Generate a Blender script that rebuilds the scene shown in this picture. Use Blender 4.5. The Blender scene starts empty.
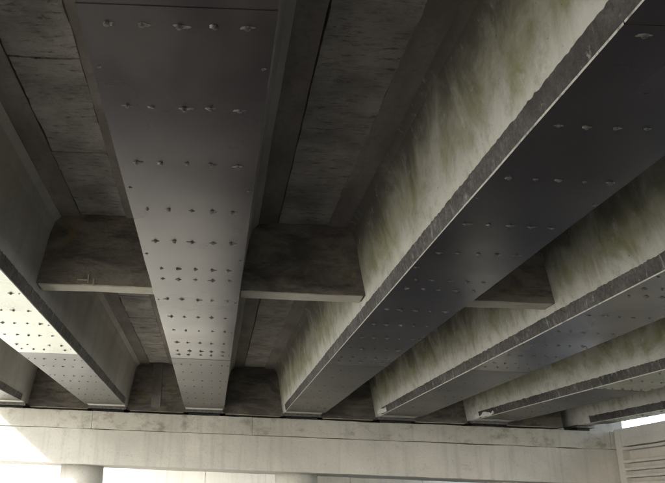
import bpy, bmesh, math, random
from mathutils import Vector, Matrix, noise
random.seed(7)
scn = bpy.context.scene
COL = scn.collection

# ------------------------------------------------------------------ camera
EYE = 1.70                                   # eye height above the ground
F, S = 720.0, 0.04                           # focal length (photo px) and roll
PX, PY = 211 + S * 264, 241.0
fy = Vector((-S * 264, 264, F)).normalized()
fx = Vector((1, S, 0)).normalized()
fz = fx.cross(fy)
right = Vector((fx.x, fy.x, fz.x)); down = Vector((fx.y, fy.y, fz.y)); fwd = Vector((fx.z, fy.z, fz.z))
cam = bpy.data.cameras.new('camera'); cam_o = bpy.data.objects.new('camera', cam); COL.objects.link(cam_o)
m = Matrix.Identity(4)
for i in range(3):
    m[i][0], m[i][1], m[i][2] = right[i], -down[i], -fwd[i]
m[2][3] = EYE
cam_o.matrix_world = m
cam.sensor_width = 36; cam.sensor_fit = 'HORIZONTAL'; cam.lens = F / 665 * 36
cam.shift_x = (332.5 - PX) / 665; cam.shift_y = 0
cam.clip_start = 0.05; cam.clip_end = 3000
scn.camera = cam_o

# ------------------------------------------------------------------ sky, sun, exposure
SUN_DIR = Vector((1.0, 1.05, -0.85)).normalized()     # the way the light travels: from the left, behind the camera
elev = math.asin(-SUN_DIR.z); azim = math.atan2(-SUN_DIR.x, -SUN_DIR.y)
w = bpy.data.worlds.new('World'); scn.world = w; w.use_nodes = True
nt = w.node_tree; bg = nt.nodes['Background']
sky = nt.nodes.new('ShaderNodeTexSky'); sky.sky_type = 'NISHITA'; sky.sun_disc = False
sky.sun_elevation = elev; sky.sun_rotation = azim; sky.air_density = 1.0; sky.dust_density = 1.2; sky.ozone_density = 1.0
hs = nt.nodes.new('ShaderNodeHueSaturation'); hs.inputs['Saturation'].default_value = .58      # milky, hazy sky
nt.links.new(sky.outputs[0], hs.inputs['Color']); nt.links.new(hs.outputs[0], bg.inputs[0]); bg.inputs[1].default_value = 0.15
sl = bpy.data.lights.new('sun', 'SUN'); sl.energy = 4.2; sl.angle = math.radians(6.0); sl.color = (1, 0.975, 0.93)
so = bpy.data.objects.new('sun', sl); COL.objects.link(so)
so.rotation_euler = SUN_DIR.to_track_quat('-Z', 'Y').to_euler(); so.location = (-30, -20, 40)
scn.view_settings.view_transform = 'Standard'; scn.view_settings.look = 'None'
scn.view_settings.gamma = 1.0; scn.view_settings.use_curve_mapping = False
scn.view_settings.exposure = 2.5
scn.render.engine = 'CYCLES'
scn.cycles.max_bounces = 7; scn.cycles.diffuse_bounces = 5; scn.cycles.glossy_bounces = 4
scn.cycles.use_denoising = True
scn.cycles.sample_clamp_indirect = 10
scn.cycles.use_adaptive_sampling = True; scn.cycles.adaptive_threshold = .02

# ------------------------------------------------------------------ material helpers
class NT:
    def __init__(s, name):
        s.mat = bpy.data.materials.new(name); s.mat.use_nodes = True
        s.t = s.mat.node_tree; s.b = s.t.nodes['Principled BSDF']
        g = s.t.nodes.new('ShaderNodeNewGeometry'); s.pos = g.outputs['Position']; s.nrm = g.outputs['Normal']
    def n(s, ty, **k):
        o = s.t.nodes.new(ty)
        for a, v in k.items(): setattr(o, a, v)
        return o
    def set(s, sock, v):
        if hasattr(v, 'is_output') or isinstance(v, bpy.types.NodeSocket): s.t.links.new(v, sock)
        else: sock.default_value = v
    def scale(s, vec, sc):
        o = s.n('ShaderNodeVectorMath', operation='MULTIPLY'); s.set(o.inputs[0], vec); o.inputs[1].default_value = sc
        return o.outputs[0]
    def noise(s, sc=(1, 1, 1), scale=1, detail=6, rough=.6, dist=0):
        o = s.n('ShaderNodeTexNoise'); s.set(o.inputs['Vector'], s.scale(s.pos, sc)); o.inputs['Scale'].default_value = scale
        o.inputs['Detail'].default_value = min(detail, 6); o.inputs['Roughness'].default_value = rough; o.inputs['Distortion'].default_value = dist
        return o.outputs['Fac']
    def ramp(s, v, a, b, lo=0., hi=1.):
        o = s.n('ShaderNodeMapRange', interpolation_type='SMOOTHSTEP'); s.set(o.inputs[0], v)
        for i, q in enumerate((a, b, lo, hi)): o.inputs[i + 1].default_value = q
        return o.outputs[0]
    def math(s, op, a, b=0.):
        o = s.n('ShaderNodeMath', operation=op); s.set(o.inputs[0], a); s.set(o.inputs[1], b)
        return o.outputs[0]
    def mix(s, fac, a, b):
        o = s.n('ShaderNodeMix', data_type='RGBA'); s.set(o.inputs[0], fac)
        for k, v in ((6, a), (7, b)):
            if isinstance(v, tuple) and len(v) == 3: v = v + (1,)
            s.set(o.inputs[k], v)
        return o.outputs[2]
    def sep(s):
        o = s.n('ShaderNodeSeparateXYZ'); s.set(o.inputs[0], s.pos); return o.outputs
    def bump(s, h, strength=.3, dist=.01, prev=None):
        o = s.n('ShaderNodeBump'); o.inputs['Strength'].default_value = strength; o.inputs['Distance'].default_value = dist
        s.set(o.inputs['Height'], h)
        if prev is not None: s.set(o.inputs['Normal'], prev)
        return o.outputs[0]
    def out(s, col, rough=.9, metal=0., normal=None, spec=.3):
        if isinstance(col, tuple) and len(col) == 3: col = col + (1,)
        s.set(s.b.inputs['Base Color'], col); s.set(s.b.inputs['Roughness'], rough); s.set(s.b.inputs['Metallic'], metal)
        s.set(s.b.inputs['Specular IOR Level'], spec)
        if normal is not None: s.set(s.b.inputs['Normal'], normal)
        return s.mat

ZB = EYE + 1.4675       # soffit of the girders

def pores(t, scale, thr):
    o = t.n('ShaderNodeTexVoronoi', feature='F1'); t.set(o.inputs['Vector'], t.pos); o.inputs['Scale'].default_value = scale
    o.inputs['Randomness'].default_value = 1
    return t.ramp(o.outputs['Distance'], thr, thr * .4, 0, 1)

def mat_web():
    t = NT('algae_stained_concrete'); x, y, z = t.sep()
    big = t.noise(scale=1.1, detail=5); fine = t.noise(scale=22, detail=8, rough=.7)
    c = t.mix(t.ramp(big, .3, .7), (.34, .33, .285), (.47, .455, .40))
    c = t.mix(t.ramp(fine, .45, .8, 0, .35), c, (.27, .255, .21))
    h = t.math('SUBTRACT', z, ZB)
    # soft runs of algae down the middle of the web, dirt plus painted shade falloff above, lime wash below
    st = t.noise(sc=(1, 1.15, .85), scale=1.9, detail=9, rough=.7, dist=.9)
    fine_st = t.noise(sc=(1, 8, .9), scale=1.5, detail=6, rough=.62)
    mixst = t.math('ADD', t.math('MULTIPLY', st, .88), t.math('MULTIPLY', fine_st, .12))
    band = t.math('MULTIPLY', t.ramp(t.math('ADD', h, t.math('MULTIPLY', mixst, .5)), .36, .60), t.ramp(h, 1.1, .6))
    alg = t.math('MULTIPLY', t.ramp(mixst, .28, .80), band)
    c = t.mix(t.math('MULTIPLY', alg, .9), c, (.20, .205, .06))
    dirt_shade = t.ramp(t.math('ADD', t.math('MULTIPLY', h, 1.0), t.math('MULTIPLY', mixst, .9)), .80, 1.16, 0, .9)
    c = t.mix(dirt_shade, c, (.105, .092, .083))
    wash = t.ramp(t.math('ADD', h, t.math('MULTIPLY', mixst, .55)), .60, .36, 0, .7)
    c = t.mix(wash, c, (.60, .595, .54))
    blot = t.noise(sc=(1, 1.3, 1), scale=7, detail=6, rough=.72)
    c = t.mix(t.ramp(blot, .48, .70, 0, .45), c, (.165, .17, .10))
    c = t.mix(t.ramp(blot, .44, .30, 0, .35), c, (.60, .59, .52))
    drip = t.math('MULTIPLY', t.ramp(t.noise(sc=(1, 7, .35), scale=1.7, detail=6, rough=.7), .60, .72), t.ramp(t.noise(scale=.8, detail=2), .42, .6))
    c = t.mix(t.math('MULTIPLY', drip, .15), c, (.085, .085, .065))
    c = t.mix(t.math('MULTIPLY', pores(t, 17, .07), .7), c, (.06, .055, .045))
    c = t.mix(t.math('MULTIPLY', pores(t, 5, .035), .9), c, (.03, .028, .025))
    hh = t.math('ADD', t.math('MULTIPLY', fine, .6), t.noise(sc=(1, 1, .3), scale=6, detail=4))
    nb = t.bump(hh, .5, .014); nb = t.bump(blot, .35, .012, nb)
    return t.out(c, .88, 0, nb)

def mat_soffit():           # smooth flange undersides
    t = NT('flange_concrete')
    big = t.noise(sc=(1.6, .5, 1), scale=2.0, detail=6); fine = t.noise(scale=30, detail=8, rough=.7)
    c = t.mix(t.ramp(big, .3, .7), (.14, .124, .11), (.25, .228, .205))
    c = t.mix(t.ramp(fine, .45, .8, 0, .6), c, (.10, .085, .07))
    rust = t.ramp(t.noise(sc=(1, .7, 1), scale=2.6, detail=7, rough=.7), .60, .74, 0, .6)
    c = t.mix(rust, c, (.19, .115, .055))
    nb = t.bump(fine, .4, .01)
    return t.out(c, .92, 0, nb, .2)

def mat_joint():            # rough cast strip between the flanges
    t = NT('rough_joint_concrete')
    big = t.noise(scale=2.3, detail=7, rough=.65)
    grain = t.noise(sc=(3.5, 13, 1), scale=2.4, detail=10, rough=.78, dist=.15)
    c = t.mix(t.ramp(big, .30, .72), (.25, .232, .212), (.50, .47, .43))
    c = t.mix(t.ramp(grain, .5, .72, 0, .85), c, (.07, .06, .052))
    c = t.mix(t.ramp(t.noise(scale=6, detail=6, rough=.75), .54, .72, 0, .5), c, (.42, .40, .36))
    c = t.mix(t.math('MULTIPLY', pores(t, 6, .08), .6), c, (.06, .052, .045))
    nb = t.bump(t.math('ADD', grain, t.math('MULTIPLY', big, 1.5)), 1.0, .035)
    return t.out(c, .95, 0, nb, .15)

def mat_cross():
    t = NT('brown_stained_concrete'); x, y, z = t.sep()
    big = t.noise(sc=(1, 1, 2.4), scale=1.9, detail=7, rough=.65, dist=.8); fine = t.noise(scale=26, detail=8, rough=.7)
    boards = t.noise(sc=(.9, 1, 4.2), scale=2.2, detail=6, rough=.7)
    c = t.mix(t.ramp(big, .35, .65), (.10, .09, .078), (.21, .187, .155))
    c = t.mix(t.ramp(boards, .5, .66, 0, .6), c, (.045, .039, .033))
    c = t.mix(t.ramp(t.noise(scale=2.6, detail=6, rough=.7), .56, .68, 0, .75), c, (.22, .175, .085))
    c = t.mix(t.ramp(fine, .55, .8, 0, .5), c, (.07, .06, .05))
    nb = t.bump(t.math('ADD', fine, t.math('MULTIPLY', boards, 1.0)), .6, .02)
    return t.out(c, .92, 0, nb, .2)

def mat_pale(name, a, b, dirt, dirt_lo=.55, st_sc=1.5):
    t = NT(name); x, y, z = t.sep()
    big = t.noise(scale=.9, detail=6); fine = t.noise(scale=28, detail=9, rough=.72)
    runs = t.noise(sc=(5.5, 5.5, .35), scale=st_sc, detail=6, rough=.6)
    c = t.mix(t.ramp(big, .3, .7), a, b)
    c = t.mix(t.ramp(runs, .48, .72, 0, .28), c, tuple(q * .55 for q in a))
    c = t.mix(t.ramp(fine, .5, .82, 0, .5), c, tuple(q * .5 for q in a))
    c = t.mix(t.ramp(t.noise(sc=(1, 1, 1.6), scale=3.1, detail=9, rough=.75), dirt_lo, dirt_lo + .2, 0, .6), c, dirt)
    c = t.mix(t.math('MULTIPLY', pores(t, 14, .08), .6), c, tuple(q * .3 for q in a))
    nb = t.bump(t.math('ADD', fine, t.math('MULTIPLY', big, .8)), .35, .012)
    return t.out(c, .9, 0, nb, .25)

def mat_steel(name, base, rough, metal, stain):
    t = NT(name)
    cloud = t.noise(scale=1.2, detail=3, rough=.5)
    c = t.mix(t.ramp(cloud, .3, .7), tuple(q * .8 for q in base), base)
    run = t.noise(sc=(1.2, .5, 1), scale=1.6, detail=3, rough=.5)
    c = t.mix(t.ramp(run, .54, .72, 0, stain), c, (.10, .088, .078))
    r = t.ramp(cloud, .3, .75, rough - .02, rough + .06)
    smear = t.noise(sc=(.7, 2.6, 1), scale=4.5, detail=5, rough=.7)
    c = t.mix(t.ramp(smear, .5, .75, 0, stain * .8), c, tuple(q * .45 + .02 for q in base))
    t.b.inputs['IOR'].default_value = 1.5
    return t.out(c, r, metal, t.bump(t.noise(sc=(1, .6, 1), scale=2.4, detail=1), .05, .03), .5)

def mat_band():
    t = NT('weathered_steel_strip')
    v = t.noise(sc=(1, 5, 2.0), scale=3.2, detail=6, rough=.75, dist=.8); b = t.noise(sc=(1, 1, 2), scale=1.6, detail=5); fine = t.noise(scale=38, detail=6, rough=.75)
    c = t.mix(t.ramp(b, .35, .65), (.05, .047, .044), (.115, .11, .105))
    c = t.mix(t.ramp(fine, .40, .66, 0, .7), c, (.05, .046, .042))
    c = t.mix(t.ramp(v, .54, .70, 0, .75), c, (.33, .325, .305))
    c = t.mix(t.ramp(v, .44, .34, 0, .75), c, (.035, .032, .03))
    c = t.mix(t.ramp(t.noise(scale=9, detail=6, rough=.7), .62, .70, 0, .8), c, (.36, .35, .32))
    c = t.mix(t.ramp(t.noise(sc=(1, 2, 1), scale=4.2, detail=6, rough=.7), .62, .7, 0, .6), c, (.17, .12, .075))
    return t.out(c, t.ramp(fine, .3, .7, .45, .75), .15, t.bump(t.math('ADD', fine, v), .6, .008), .4)

def mat_plain(name, a, b, rough, metal=0., sc=30., bump=.3, spec=.4):
    t = NT(name); f = t.noise(scale=sc, detail=7, rough=.65)
    return t.out(t.mix(t.ramp(f, .3, .7), a, b), rough, metal, t.bump(f, bump, .004), spec)

def mat_edge():
    t = NT('cut_steel_edge'); f = t.noise(sc=(1, 5, 1), scale=3, detail=6, rough=.7); g_ = t.noise(scale=70, detail=4)
    c = t.mix(t.ramp(f, .30, .5), (.2, .19, .165), (.62, .605, .55)); c = t.mix(t.ramp(g_, .55, .7, 0, .7), c, (.10, .09, .08))
    return t.out(c, .5, .2, t.bump(g_, .4, .004), .4)

def mat_ground():
    t = NT('trodden_ground')
    big = t.noise(scale=.22, detail=7); mid = t.noise(scale=2.5, detail=8, rough=.7); fine = t.noise(scale=40, detail=6, rough=.7)
    c = t.mix(t.ramp(big, .35, .65), (.36, .335, .29), (.46, .44, .39))
    c = t.mix(t.ramp(mid, .5, .75, 0, .6), c, (.26, .235, .20))
    c = t.mix(t.ramp(fine, .5, .8, 0, .5), c, (.2, .18, .155))
    return t.out(c, .93, 0, t.bump(t.math('ADD', mid, fine), .5, .03), .2)

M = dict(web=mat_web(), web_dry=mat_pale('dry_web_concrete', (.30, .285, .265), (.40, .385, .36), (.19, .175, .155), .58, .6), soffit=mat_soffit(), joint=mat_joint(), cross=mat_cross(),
         cap=mat_pale('pier_concrete', (.40, .395, .36), (.50, .49, .45), (.24, .225, .18), .58),
         cap_top=mat_pale('blotchy_pier_concrete', (.37, .365, .32), (.48, .47, .42), (.15, .14, .105), .49),
         pale=mat_pale('pale_concrete', (.42, .41, .38), (.52, .51, .48), (.27, .25, .22), .6),
         white=mat_pale('lightened_wall_concrete', (.66, .655, .63), (.74, .735, .71), (.5, .48, .44), .62),
         deck=mat_pale('deck_concrete', (.30, .29, .26), (.38, .37, .33), (.12, .11, .1), .55),
         bounce_lip=mat_pale('bounce_lit_beam_edge', (.44, .41, .33), (.53, .50, .42), (.22, .19, .13), .6),
         steel_glare=mat_steel('glare_tinted_steel', (.43, .46, .385), .26, .8, .25), steel=mat_steel('mill_finish_steel', (.042, .036, .036), .23, .10, .5),
         steel_far=mat_steel('dull_galvanised_steel', (.085, .078, .07), .36, .15, .5),
         edge=mat_edge(),
         band=mat_band(),
         patch=mat_plain('white_repair_mortar', (.55, .54, .5), (.74, .73, .69), .8, 0, 24, .6),
         nut=mat_plain('dark_steel_nut', (.07, .066, .06), (.16, .15, .14), .42, .6),
         epoxy=mat_plain('grey_epoxy', (.06, .056, .05), (.21, .20, .18), .42, 0, 70, 1.0, .5),
         epoxy_pale=mat_plain('pale_epoxy', (.12, .11, .10), (.32, .30, .27), .45, 0, 70, 1.0, .5),
         rust=mat_plain('rusty_joint_filler', (.12, .055, .035), (.20, .105, .07), .85, 0, 18, .6),
         pad=mat_plain('black_rubber', (.02, .02, .02), (.04, .038, .035), .8),
         rod=mat_plain('rusty_rod', (.06, .045, .035), (.13, .085, .055), .8, .2),
         tan=mat_plain('pale_wood_splinter', (.34, .30, .2), (.46, .42, .3), .8),
         ground=mat_ground(), dimmer_grey=mat_plain('dimmer_grey', (.028, .027, .026), (.05, .048, .046), .85, 0, 60, .5, .3))

# ------------------------------------------------------------------ mesh helpers
def link(name, me, mats, parent=None, loc=(0, 0, 0)):
    o = bpy.data.objects.new(name, me); COL.objects.link(o); o.location = loc
    if mats is not None:
        for mm in (mats if isinstance(mats, (list, tuple)) else [mats]): me.materials.append(M[mm])
    if parent: o.parent = parent
    return o
def thing(name, label, cat, loc, group=None):
    o = bpy.data.objects.new(name, None); COL.objects.link(o); o.location = loc; o.empty_display_size = .3
    o['label'] = label; o['category'] = cat
    if group: o['group'] = group
    return o
def tag(o, label, cat, group=None):
    o['label'] = label; o['category'] = cat
    if group: o['group'] = group
    return o
def mesh(name, v, f, smooth=False):
    me = bpy.data.meshes.new(name); me.from_pydata(v, [], f); me.update()
    bm = bmesh.new(); bm.from_mesh(me); bmesh.ops.recalc_face_normals(bm, faces=bm.faces); bm.to_mesh(me); bm.free()
    if smooth:
        for p in me.polygons: p.use_smooth = True
    return me
def nz(x, y, z, s=1.0): return noise.fractal(Vector((x * s, y * s, z * s)), .8, 2.1, 5)
def box(name, x0, x1, y0, y1, z0, z1, bev=.012, rough=0., seg=.12, seed=0.):
    """box with worn, slightly wandering edges"""
    bm = bmesh.new(); bmesh.ops.create_cube(bm, size=1)
    for v in bm.verts: v.co = Vector((x0 + (v.co.x + .5) * (x1 - x0), y0 + (v.co.y + .5) * (y1 - y0), z0 + (v.co.z + .5) * (z1 - z0)))
    if bev: bmesh.ops.bevel(bm, geom=list(bm.edges), offset=bev, segments=2, affect='EDGES', profile=.6)
    if rough:
        for ax, L in ((0, x1 - x0), (1, y1 - y0), (2, z1 - z0)):
            n = int(min(90, L / seg))
            for i in range(1, n):
                co = Vector((x0, y0, z0)); co[ax] += L * i / n
                no = Vector((0, 0, 0)); no[ax] = 1
                bmesh.ops.bisect_plane(bm, geom=bm.verts[:] + bm.edges[:] + bm.faces[:], plane_co=co, plane_no=no)
        for v in bm.verts:
            p = v.co + Vector((seed, seed * 1.7, 0))
            v.co += Vector((nz(p.x, p.y, p.z, 2.6), nz(p.y + 9, p.z, p.x, 2.6), nz(p.z, p.x + 5, p.y, 2.6))) * rough
    me = bpy.data.meshes.new(name); bm.normal_update(); bm.to_mesh(me); bm.free()
    for p in me.polygons: p.use_smooth = False
    return me
def loft(name, prof, ys, wob=0., seed=0., cap=True):
    """profile (x,z) swept along y with a little wander"""
    v, f, n = [], [], len(prof)
    for y in ys:
        for (x, z) in prof:
            dx = nz(x + seed, y * .9, z) * wob; dz = nz(z + 3 + seed, y * .9, x) * wob * .6
            v.append((x + dx, y, z + dz))
    for k in range(len(ys) - 1):
        for i in range(n):
            a = k * n + i; b = k * n + (i + 1) % n
            f.append((a, b, b + n, a + n))
    if cap:
        f.append(tuple(range(n))); f.append(tuple((len(ys) - 1) * n + i for i in range(n)))
    return mesh(name, v, f)
def frange(a, b, d):
    n = max(1, int(round((b - a) / d))); return [a + (b - a) * i / n for i in range(n + 1)]

# ------------------------------------------------------------------ ground
g = link('ground', mesh('ground', [(-600, -600, 0), (600, -600, 0), (600, 900, 0), (-600, 900, 0)], [(0, 1, 2, 3)]), 'ground')
g['kind'] = 'structure'
dimmer_outline = [(-3.7, -60), (-3.7, 10.6), (.35, 10.9), (.1, 40), (11.2, 40), (11.6, -60)]  # added dark sheet, out of view, outlined to dim soffit bounce and reflections
bounce_dimmer = link('bounce_dimmer', mesh('bounce_dimmer', [(x, y, .004) for x, y in dimmer_outline], [(0, 1, 2, 3, 4, 5)]), 'dimmer_grey')
bounce_dimmer['kind'] = 'structure'

# ------------------------------------------------------------------ girders
Y0, Y1 = -4.0, 12.62             # girder ends
HW = .297                        # half width of the soffit
HS = .745                        # soffit to flange underside
FL = .63                         # flange half width
GX = [-3.42, -1.765, -.17, 1.445, 2.985, 4.525, 6.11]      # centre lines at the pier (y = 12)
SL = [.007, .007, 0., -.0095, -.0075, -.064, -.070]          # the deck flares towards the camera on the right
def gxy(i, y): return GX[i] + SL[i] * (y - 12)
LABELS = ['concrete girder at the far left of the deck, only its plated end showing',
          'concrete girder at left whose steel soffit plate glares bright white',
          'concrete girder overhead with wide bolted steel plate filling the upper left middle',
          'concrete girder with algae-green lit side and dark plated soffit crossing the centre right',
          'concrete girder with pale grey lower strip, next right of the big green-sided girder',
          'concrete girder at right, second last, glaring plate stretch near the frame edge',
          'narrow concrete edge girder nearest the slatted side wall at the right']

def bolt_mesh(k):
    rnd = random.Random(100 + k); bm = bmesh.new()
    # epoxy dab, an irregular low mound drawn out across the plate
    rx = rnd.uniform(.011, .021); ry = rnd.uniform(.008, .0115); h = rnd.uniform(.003, .006); N = 18
    if k % 3 == 2: rx, ry, h = rnd.uniform(.020, .029), rnd.uniform(.007, .010), .004
    off = rnd.uniform(-.004, .012); ph = rnd.random() * 9
    ring = []
    for lev, (s, zz) in enumerate(((1, 0.), (.72, .55), (.38, 1.))):
        r = []
        for i in range(N):
            a = 2 * math.pi * i / N
            q = 1 + .16 * math.sin(3 * a + ph) + .10 * math.sin(5 * a + ph * 2) + rnd.uniform(-.12, .12)
            r.append(bm.verts.new((off + math.cos(a) * rx * s * q, math.sin(a) * ry * s * q, -h * zz)))
        ring.append(r)
    for L in range(2):
        for i in range(N):
            bm.faces.new((ring[L][i], ring[L][(i + 1) % N], ring[L + 1][(i + 1) % N], ring[L + 1][i]))
    bm.faces.new(ring[2])
    for fc in bm.faces: fc.material_index = 1; fc.smooth = True
    # hexagon nut and stud end
    rot = rnd.random(); nr = .0095
    if True:
        for r_, z0, z1, n_ in ((nr, -.001, -.0075, 6), (.005, -.0075, -.0075 - rnd.uniform(.001, .004), 8)):
            a_ = [bm.verts.new((r_ * math.cos(rot + 2 * math.pi * i / n_), r_ * math.sin(rot + 2 * math.pi * i / n_), z0)) for i in range(n_)]
            b_ = [bm.verts.new((v.co.x, v.co.y, z1)) for v in a_]
            for i in range(n_): bm.faces.new((a_[i], a_[(i + 1) % n_], b_[(i + 1) % n_], b_[i]))
            bm.faces.new(b_)
    bmesh.ops.recalc_face_normals(bm, faces=bm.faces)
    me = bpy.data.meshes.new('bolt'); bm.to_mesh(me); bm.free()
    me.materials.append(M['nut']); me.materials.append(M['epoxy' if k % 6 else 'epoxy_pale'])
    return me
BOLTS = [bolt_mesh(k) for k in range(12)]

def plate(name, parent, x0, x1, y0, y1, top, th, mat, seed):
    """steel plate: flat underside, four bright cut edges, long edges a hair wavy"""
    ys = frange(y0, y1, .35); v, f, mi = [], [], []
    for y in ys:
        a = nz(y * 1.3 + seed, 1, 2) * .0025; b = nz(y * 1.3 + seed, 7, 2) * .0025
        dz = nz(y * .6, seed, 4) * .003
        v += [(x0 + a, y, top - th + dz), (x1 + b, y, top - th + dz), (x1 + b, y, top), (x0 + a, y, top)]
    for k in range(len(ys) - 1):
        q = k * 4
        for i in range(4):
            f.append((q + i, q + (i + 1) % 4, q + 4 + (i + 1) % 4, q + 4 + i)); mi.append(1 if i in (1, 3) else 0)
    e = (len(ys) - 1) * 4
    f += [(0, 1, 2, 3), (e, e + 1, e + 2, e + 3)]; mi += [0, 0]
    me = mesh(name, v, f)
    for p, i in zip(me.polygons, mi): p.material_index = i
    return link(name, me, [mat, 'edge'], parent)

ROWS_NEAR = [-.15, .37, .88, 1.40, 1.93, 2.47, 2.97, 3.51, 4.00, 4.54, 4.76, 5.28, 5.80, 6.30, 6.80, 7.20, 7.42]
ROWS_FAR = [7.94, 8.44, 9.01, 9.49, 10.10, 10.62, 11.14]
for gi, gx in enumerate(GX):
    rnd = random.Random(50 + gi); last = gi == len(GX) - 1
    HW = .11 if last else .297; TP = HW + .098; FLX = .63 if not last else .36
    root = thing('bridge_girder', LABELS[gi], 'girder', (gxy(gi, 0), 0, ZB), 'girders side by side under the deck')
    root.rotation_euler.z = -math.atan(SL[gi])
    ys = frange(Y0, Y1, .11)
    wp = [(-HW, 0), (HW, 0), (HW + .012, .012), (TP, .60), (TP + .03, .70), (TP + .075, HS), (-TP - .075, HS), (-TP - .03, .70), (-TP, .60), (-HW - .012, .012)]
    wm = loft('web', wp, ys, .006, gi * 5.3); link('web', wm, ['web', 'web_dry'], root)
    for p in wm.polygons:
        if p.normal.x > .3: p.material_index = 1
    link('top_flange', loft('top_flange', [(-FLX, HS + .012), (-FLX * .7, HS + .001), (FLX * .7, HS + .001), (FLX, HS + .012), (FLX, HS + .18), (-FLX, HS + .18)], ys, .006, gi * 3.1), 'soffit', root)
    # soffit plates
    jy = {5: 8.5, 6: 11.35}.get(gi, 7.62); near = 'steel_glare' if gi in (0, 1, 5, 6) else 'steel'  # plates that glare get a lighter steel, the glare put into its colour
    plates = []
    for (a, b, mt) in ((Y0 + .5, 1.853, near), (1.859, jy, near), (jy + .012, 11.72, 'steel_far')):
        plates.append((plate('steel_plate', root, -HW - .019, HW + .019, a, b, -.003, .010, mt, gi * 7 + a), a, b))
    # rusty filler in the gap between two plates
    link('joint_filler', box('joint_filler', -HW - .012, HW + .012, 1.8535, 1.8585, -.010, -.0005, 0), 'rust' if gi == 3 else 'pad', root)
    # steel strips on both sides with a ragged, epoxy-smeared upper edge
    for s in (-1, 1):
        v, f = [], []
        yy = frange(Y0 + .5, 11.75, .02); xo = s * (HW + .004)
        for y in yy:
            tp = .098 + nz(y * .5, gi * 4 + s, 0) * .003 + nz(y * 9, gi * 4 + s, 3) * .005 + rnd.uniform(-.003, .004) + (rnd.uniform(.002, .006) if rnd.random() < .05 else 0)
            q = s * .018 * tp / .11
            v += [(xo + s * .012, y, .0005), (xo + s * .013 + q, y, tp), (xo - s * .004 + q * .4, y, tp + .006), (xo, y, .0005)]
        for k in range(len(yy) - 1):
            for i in range(4): f.append((k * 4 + i, k * 4 + (i + 1) % 4, k * 4 + 4 + (i + 1) % 4, k * 4 + 4 + i))
        e = (len(yy) - 1) * 4; f += [(0, 1, 2, 3), (e, e + 1, e + 2, e + 3)]
        link('side_strip', mesh('side_strip', v, f), 'band', root)
    if gi in (4, 5):
        link('mortar_patch', box('mortar_patch', -HW - .036, -HW - .008, 11.2 if gi == 5 else 11.4, 11.9, .012, .085, .012, .022, .04, gi + 2), 'patch', root)
    # bolts
    for (pl, a, b) in plates:
        far = a > 7
        step = .016
        for r in ROWS_NEAR + ROWS_FAR:
            if not (a < r < b): continue
            r2 = r + rnd.uniform(-.02, .02) + (0 if gi == 2 else rnd.uniform(-.03, .03))
            if not (a + .05 < r2 < b - .05): 
                if not (a < r < b): continue
                r2 = min(max(r2, a + .05), b - .05)
            for q in range(5):
                if rnd.random() < .008: continue
                x = (-.226 + q * .113) * HW / .297 + rnd.uniform(-.008, .008) * HW / .297
                if last and q in (1, 3): continue
                o = bpy.data.objects.new('bolt', BOLTS[rnd.randrange(12)]); COL.objects.link(o); o.parent = pl
                o.location = (x, r2 + rnd.uniform(-.005, .005), -.0128)
                sc = rnd.uniform(.8, 1.25) * (.8 if far else 1)
                o.scale = (sc * (-1 if rnd.random() < .3 else 1), sc, sc); o.rotation_euler.z = rnd.uniform(-.2, .2)
        y = a + .35
        while y < b - .1:
            for s in (-1, 1):
                if rnd.random() < .85:
                    o = bpy.data.objects.new('bolt', BOLTS[rnd.randrange(12)]); COL.objects.link(o); o.parent = pl
                    o.location = (s * (HW - .005), y + rnd.uniform(-.04, .04), -.0128); sc = rnd.uniform(.5, .72); o.scale = (sc, sc, sc)
            y += 1.03
    # stray wire ends sticking out of the web
    if gi in (3, 4):
        for (yy_, zz_) in ((3.05, .46), (3.95, .44)):
            xx = -HW - .012 - .058 * zz_ / .6
            me = mesh('wire_end', [(xx - .012, yy_, zz_ - .002), (xx - .012, yy_ + .006, zz_ - .002), (xx + .02, yy_ + .006, zz_), (xx + .02, yy_, zz_),
                                   (xx - .012, yy_, zz_ + .006), (xx - .012, yy_ + .006, zz_ + .006), (xx + .02, yy_ + .006, zz_ + .008), (xx + .02, yy_, zz_ + .008)],
                      [(0, 1, 2, 3), (4, 5, 6, 7), (0, 1, 5, 4), (1, 2, 6, 5), (2, 3, 7, 6), (3, 0, 4, 7)])
            link('wire_end', me, 'rod', root)

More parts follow.
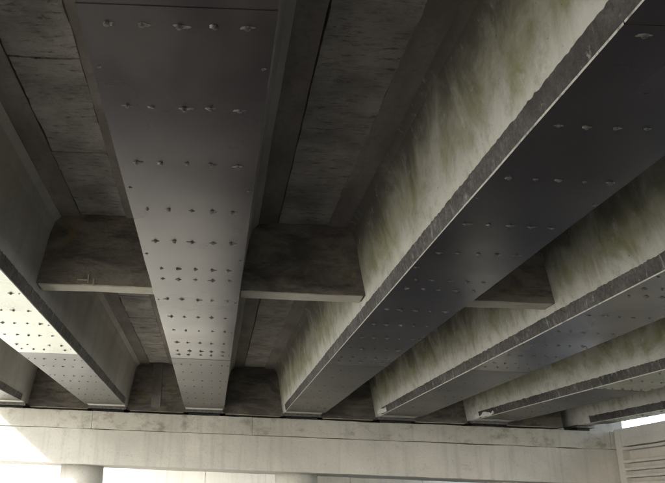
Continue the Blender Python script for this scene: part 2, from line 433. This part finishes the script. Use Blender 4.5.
# ------------------------------------------------------------------ deck slab, joint strips, edge beams
deck = thing('bridge_deck', 'dark concrete deck slab with rough cast strips between the girders', 'bridge deck', (0, 0, ZB))
DL, DR = -4.22, 7.5
link('slab', box('slab', DL, DR, -16, 12.9, HS + .183, HS + .42, .0), 'deck', deck)
for (a, b) in ((DL, GX[0] - FL - .09), (7.36, DR)):
    link('overhang', box('overhang', a + .004, b, -15.99, 12.6, HS + .05, HS + .182, .015, .006, .5), 'soffit', deck)
for (a, b) in ((DL - .05, DL + .22), (DR - .22, DR + .05)):
    link('edge_beam', box('edge_beam', a, b, -16.02, 12.92, HS + .421, HS + 1.15, .02), 'deck', deck)
for bi in range(len(GX) - 1):
    rnd = random.Random(900 + bi)
    cuts = [-3.9, -2.6, -1.3, -.1, 1.1, 2.2, 3.3, 4.42, 5.57] if bi == 1 else [-3.9, 1.6, 5.57]
    cuts2 = [5.82, 8.0, 10.1, 12.15] if bi == 1 else [5.82, 12.15]
    for cc in (cuts, cuts2):
        for y0, y1 in zip(cc[:-1], cc[1:]):
            base = HS + (rnd.uniform(.006, .02) if bi == 1 else .012); oa = rnd.uniform(.003, .014); ob = rnd.uniform(-.004, .003)
            # a panel of board-marked concrete: each board print at its own height
            v, f = [], []; y = y0 + (.006 if bi == 1 else .001); ys = []
            while y < y1 - .02:
                bw = rnd.uniform(.07, .16); ye = min(y + bw, y1 - .006); ys.append((y, ye, rnd.uniform(-.005, .005))); y = ye
            NX = 9; rowi = []
            for (p, q, dz) in ys:
                for yy in (p + .004, (p + q) / 2, q - .004):
                    xa = gxy(bi, yy) + FL + oa; xb = gxy(bi + 1, yy) - (FL if bi < 5 else .36) - ob
                    for i in range(NX):
                        x = xa + (xb - xa) * i / (NX - 1)
                        edge = (nz(yy * 4, bi, 5) * .006) if i in (0, NX - 1) else 0
                        v.append((x + edge, yy, base + dz + nz(x * 7, yy * 9, bi + base) * .010))
                    rowi.append(len(rowi))
            R = len(rowi)
            for r in range(R - 1):
                for i in range(NX - 1):
                    f.append((r * NX + i, r * NX + i + 1, (r + 1) * NX + i + 1, (r + 1) * NX + i))
            # skirt up to the slab
            border = [i for i in range(NX)] + [r * NX + NX - 1 for r in range(1, R)] + [(R - 1) * NX + i for i in range(NX - 2, -1, -1)] + [r * NX for r in range(R - 2, 0, -1)]
            n0 = len(v)
            for k in border: v.append((v[k][0], v[k][1], HS + .178))
            for k in range(len(border)):
                k2 = (k + 1) % len(border); f.append((border[k], border[k2], n0 + k2, n0 + k))
            link('joint_panel', mesh('joint_panel', v, f), 'joint', deck)

# ------------------------------------------------------------------ cross beams between girders
BAY = ['behind the glaring left plate at the far left', 'with brown stains and pale lower edge, left of the big overhead plate',
       'with pale lower edge, right of the big overhead plate', 'deep in shadow between the two greenish-sided girders',
       'in the dark bay left of the second last girder', 'in the low bay beside the last girder on the right']
def cross_beam(bi, y0, y1, z0, label, group, pale):
    gl, gr = gxy(bi, y0), gxy(bi + 1, y0)
    t = thing('cross_beam', label, 'cross beam', ((gl + gr) / 2, y0, ZB), group)
    hw = (gr - gl) / 2
    b0, b1 = hw - .327, hw - .40
    xs = 14; v, f = [], []
    zt = HS + .03
    zs = [z0, z0 + .02, z0 + .12, z0 + .25, z0 + .4, z0 + .52, zt]
    for yy in (0, y1 - y0):
        for z in zs:
            for i in range(xs + 1):
                k = (z - z0) / (zt - z0); q = b0 + (b1 - b0) * k + .03
                x = -q + 2 * q * i / xs
                wob = nz(x * 1.5, z * 3, bi * 3 + yy) * .012
                sag = nz(x * 1.6 + bi * 4, 3, 3) * .006 if z < z0 + .03 else 0
                v.append((x, yy + wob * (1 if yy == 0 else -1), z + sag))
    W = xs + 1; P = len(zs) * W
    for s in (0, P):
        for r in range(len(zs) - 1):
            for i in range(xs): f.append((s + r * W + i, s + r * W + i + 1, s + (r + 1) * W + i + 1, s + (r + 1) * W + i))
    top = (len(zs) - 1) * W
    for i in range(xs):
        f.append((i, i + 1, P + i + 1, P + i)); f.append((top + i, top + i + 1, P + top + i + 1, P + top + i))
    for r in range(len(zs) - 1):
        for i in (0, xs): f.append((r * W + i, (r + 1) * W + i, P + (r + 1) * W + i, P + r * W + i))
    me = mesh('beam_body', v, f); link('beam_body', me, ['cross'], t)
    if pale:        # paler underside, ground-bounce light put into its colour
        me = box('bounce_lit_underside', -b0 + .02, b0 - .02, .006, y1 - y0 - .006, z0 - .012, z0 + .004, .005, .006, .07, bi * 3)
        link('bounce_lit_underside', me, 'bounce_lip', t)
    return t
for bi in range(6):
    t = cross_beam(bi, 5.58, 5.76, .165, 'mid-span concrete cross beam ' + BAY[bi], 'mid-span cross beams', True)
    if bi == 1:     # bent tie wire stuck to the face
        link('tie_wire', box('tie_wire', -.075, -.067, -.02, -.008, .175, .245, .002), 'tan', t)
        link('tie_wire', box('tie_wire', -.16, -.068, -.022, -.012, .195, .202, .002), 'tan', t)
        link('tie_wire', box('tie_wire', -.03, -.023, -.02, -.008, .15, .215, .002), 'tan', t)
    e = cross_beam(bi, 12.22, 12.5, -.03, 'end cross beam above the pier cap, ' + BAY[bi], 'end cross beams over the pier', True)
    if bi == 1: link('wet_joint', box('wet_joint', -.10, .06, -.012, .02, .03, HS + .02, .006, .006, .1, bi), 'soffit', e)

# ------------------------------------------------------------------ pier cap, columns, bearings
CX0, CX1 = -4.15, 7.2
cap = thing('pier_cap', 'long pale concrete pier cap with stained upper course across the bottom', 'pier cap', (0, 12, 0))
zc = EYE
segs = [CX0, -1.98, .62, 6.44, CX1]
for i, (a, b) in enumerate(zip(segs[:-1], segs[1:])):
    link('upper_course', box('upper_course', a + .0005, b - .0005, -.018 + .002 * (i % 2), 1.2, zc + 1.094, zc + 1.372, .010, .008, .10, i * 3.), 'cap_top', cap)
link('lower_beam', box('lower_beam', CX0 + .03, CX1 - .02, .012, 1.17, zc + .545, zc + 1.090, .015, .007, .16, 4.), 'cap', cap)

def lathe(name, pts, n=40):
    v, f = [], []
    for (r, z) in pts:
        for i in range(n):
            a = 2 * math.pi * i / n; rr = r * (1 + .004 * nz(math.cos(a) * 2, math.sin(a) * 2, z))
            v.append((rr * math.cos(a), rr * math.sin(a), z))
    for k in range(len(pts) - 1):
        for i in range(n):
            f.append((k * n + i, k * n + (i + 1) % n, (k + 1) * n + (i + 1) % n, (k + 1) * n + i))
    f.append(tuple(range(n))); f.append(tuple((len(pts) - 1) * n + i for i in range(n)))
    me = mesh(name, v, f)
    for p in me.polygons: p.use_smooth = len(p.vertices) == 4
    return me
for cx, lab in ((-2.17, 'round concrete column under the left of the pier cap, half sunlit'),
                (1.40, 'round concrete column under the middle of the pier cap'),
                (4.97, 'round concrete column under the right of the pier cap')):
    t = thing('pier_column', lab, 'column', (cx, 12.62, 0), 'columns carrying the pier cap')
    link('shaft', lathe('shaft', [(.36, .22), (.355, .6), (.355, 1.2), (.355, 1.8), (.352, zc + .548)]), 'pale', t)
    link('footing', lathe('footing', [(.55, -.05), (.55, .16), (.50, .22)]), 'cap', t)
PADL = ['far left', 'glaring left', 'big overhead', 'green-sided', 'pale-stripped', 'second last', 'last right']
for gi, gx in enumerate(GX):
    t = thing('bearing_pad', 'dark bearing pad on the pier cap under the %s girder' % PADL[gi], 'bearing', (gxy(gi, 12.3), 12.3, zc + 1.372), 'bearing pads on the cap')
    bw_ = .26 if gi < 6 else .1
    link('rubber_block', box('rubber_block', -bw_, bw_, -.17, .17, -.004, .05, .008), 'pad', t)
    link('steel_sole', box('steel_sole', -bw_ - .05, bw_ + .05, -.24, .20, .051, .094, .004), 'nut', t)

# ------------------------------------------------------------------ slatted concrete side wall at the right end of the pier
sw = thing('side_wall', 'pale concrete side wall with horizontal slats at the right end of the pier', 'wall', (6.50, 10.78, 0))
link('back_panel', box('back_panel', .10, .26, -.78, 1.2, -.05, zc + 1.10, .01, .005, .2), 'cap', sw)
link('top_panel', box('top_panel', 0, .28, -.60, 1.2, zc + 1.125, zc + 1.40, .012, .006, .12), 'pale', sw)
for k, z in enumerate((1.09, .90, .785, .68, .575, .47, .36, .25, .14, .03)):
    link('slat', box('slat', -.012, .12, -.60, 1.18, zc + z - .028, zc + z + .012, .006, .004, .15, k), 'pale', sw)
link('post', box('post', -.03, .30, -.98, -.602, -.05, zc + 1.43, .015, .008, .12, 3), 'cap', sw)
link('post', box('post', -.02, .24, 1.0, 1.17, -.05, zc + 1.39, .012, .006, .12, 5), 'cap', sw)

# ------------------------------------------------------------------ abutment beyond the pier
ab = thing('abutment_wall', 'light grey concrete abutment wall seen under the pier cap', 'wall', (0, 26, 0))
xa = -2.72
for k in range(6):
    link('wall_panel', box('wall_panel', xa, xa + 2.48, .004 * (k % 2), .8, -.05, 4.3, .015, .006, .5, k), 'white' if k < 2 else 'deck', ab)  # left panels painted lighter for brightness, the rest darker to dim plate reflections
    xa += 2.49
link('wall_core', box('wall_core', -2.70, xa - .02, .30, .7, -.04, 4.29, 0), 'deck', ab)
link('coping', box('coping', -2.85, xa + .1, -.08, .9, 4.302, 4.55, .02), 'cap', ab)

# ------------------------------------------------------------------ next span beyond the pier: unseen slab added for shade, wall closing the gap
fd = link('far_shade_slab', box('far_shade_slab', DL, DR, 12.96, 26.4, ZB + .35, ZB + HS + .42, .02), 'deck'); fd['kind'] = 'structure'
fe = link('far_end_wall', box('far_end_wall', DL + .3, DR - .3, 12.96, 13.16, ZB - .09, ZB + .349, .01), 'deck'); fe['kind'] = 'structure'
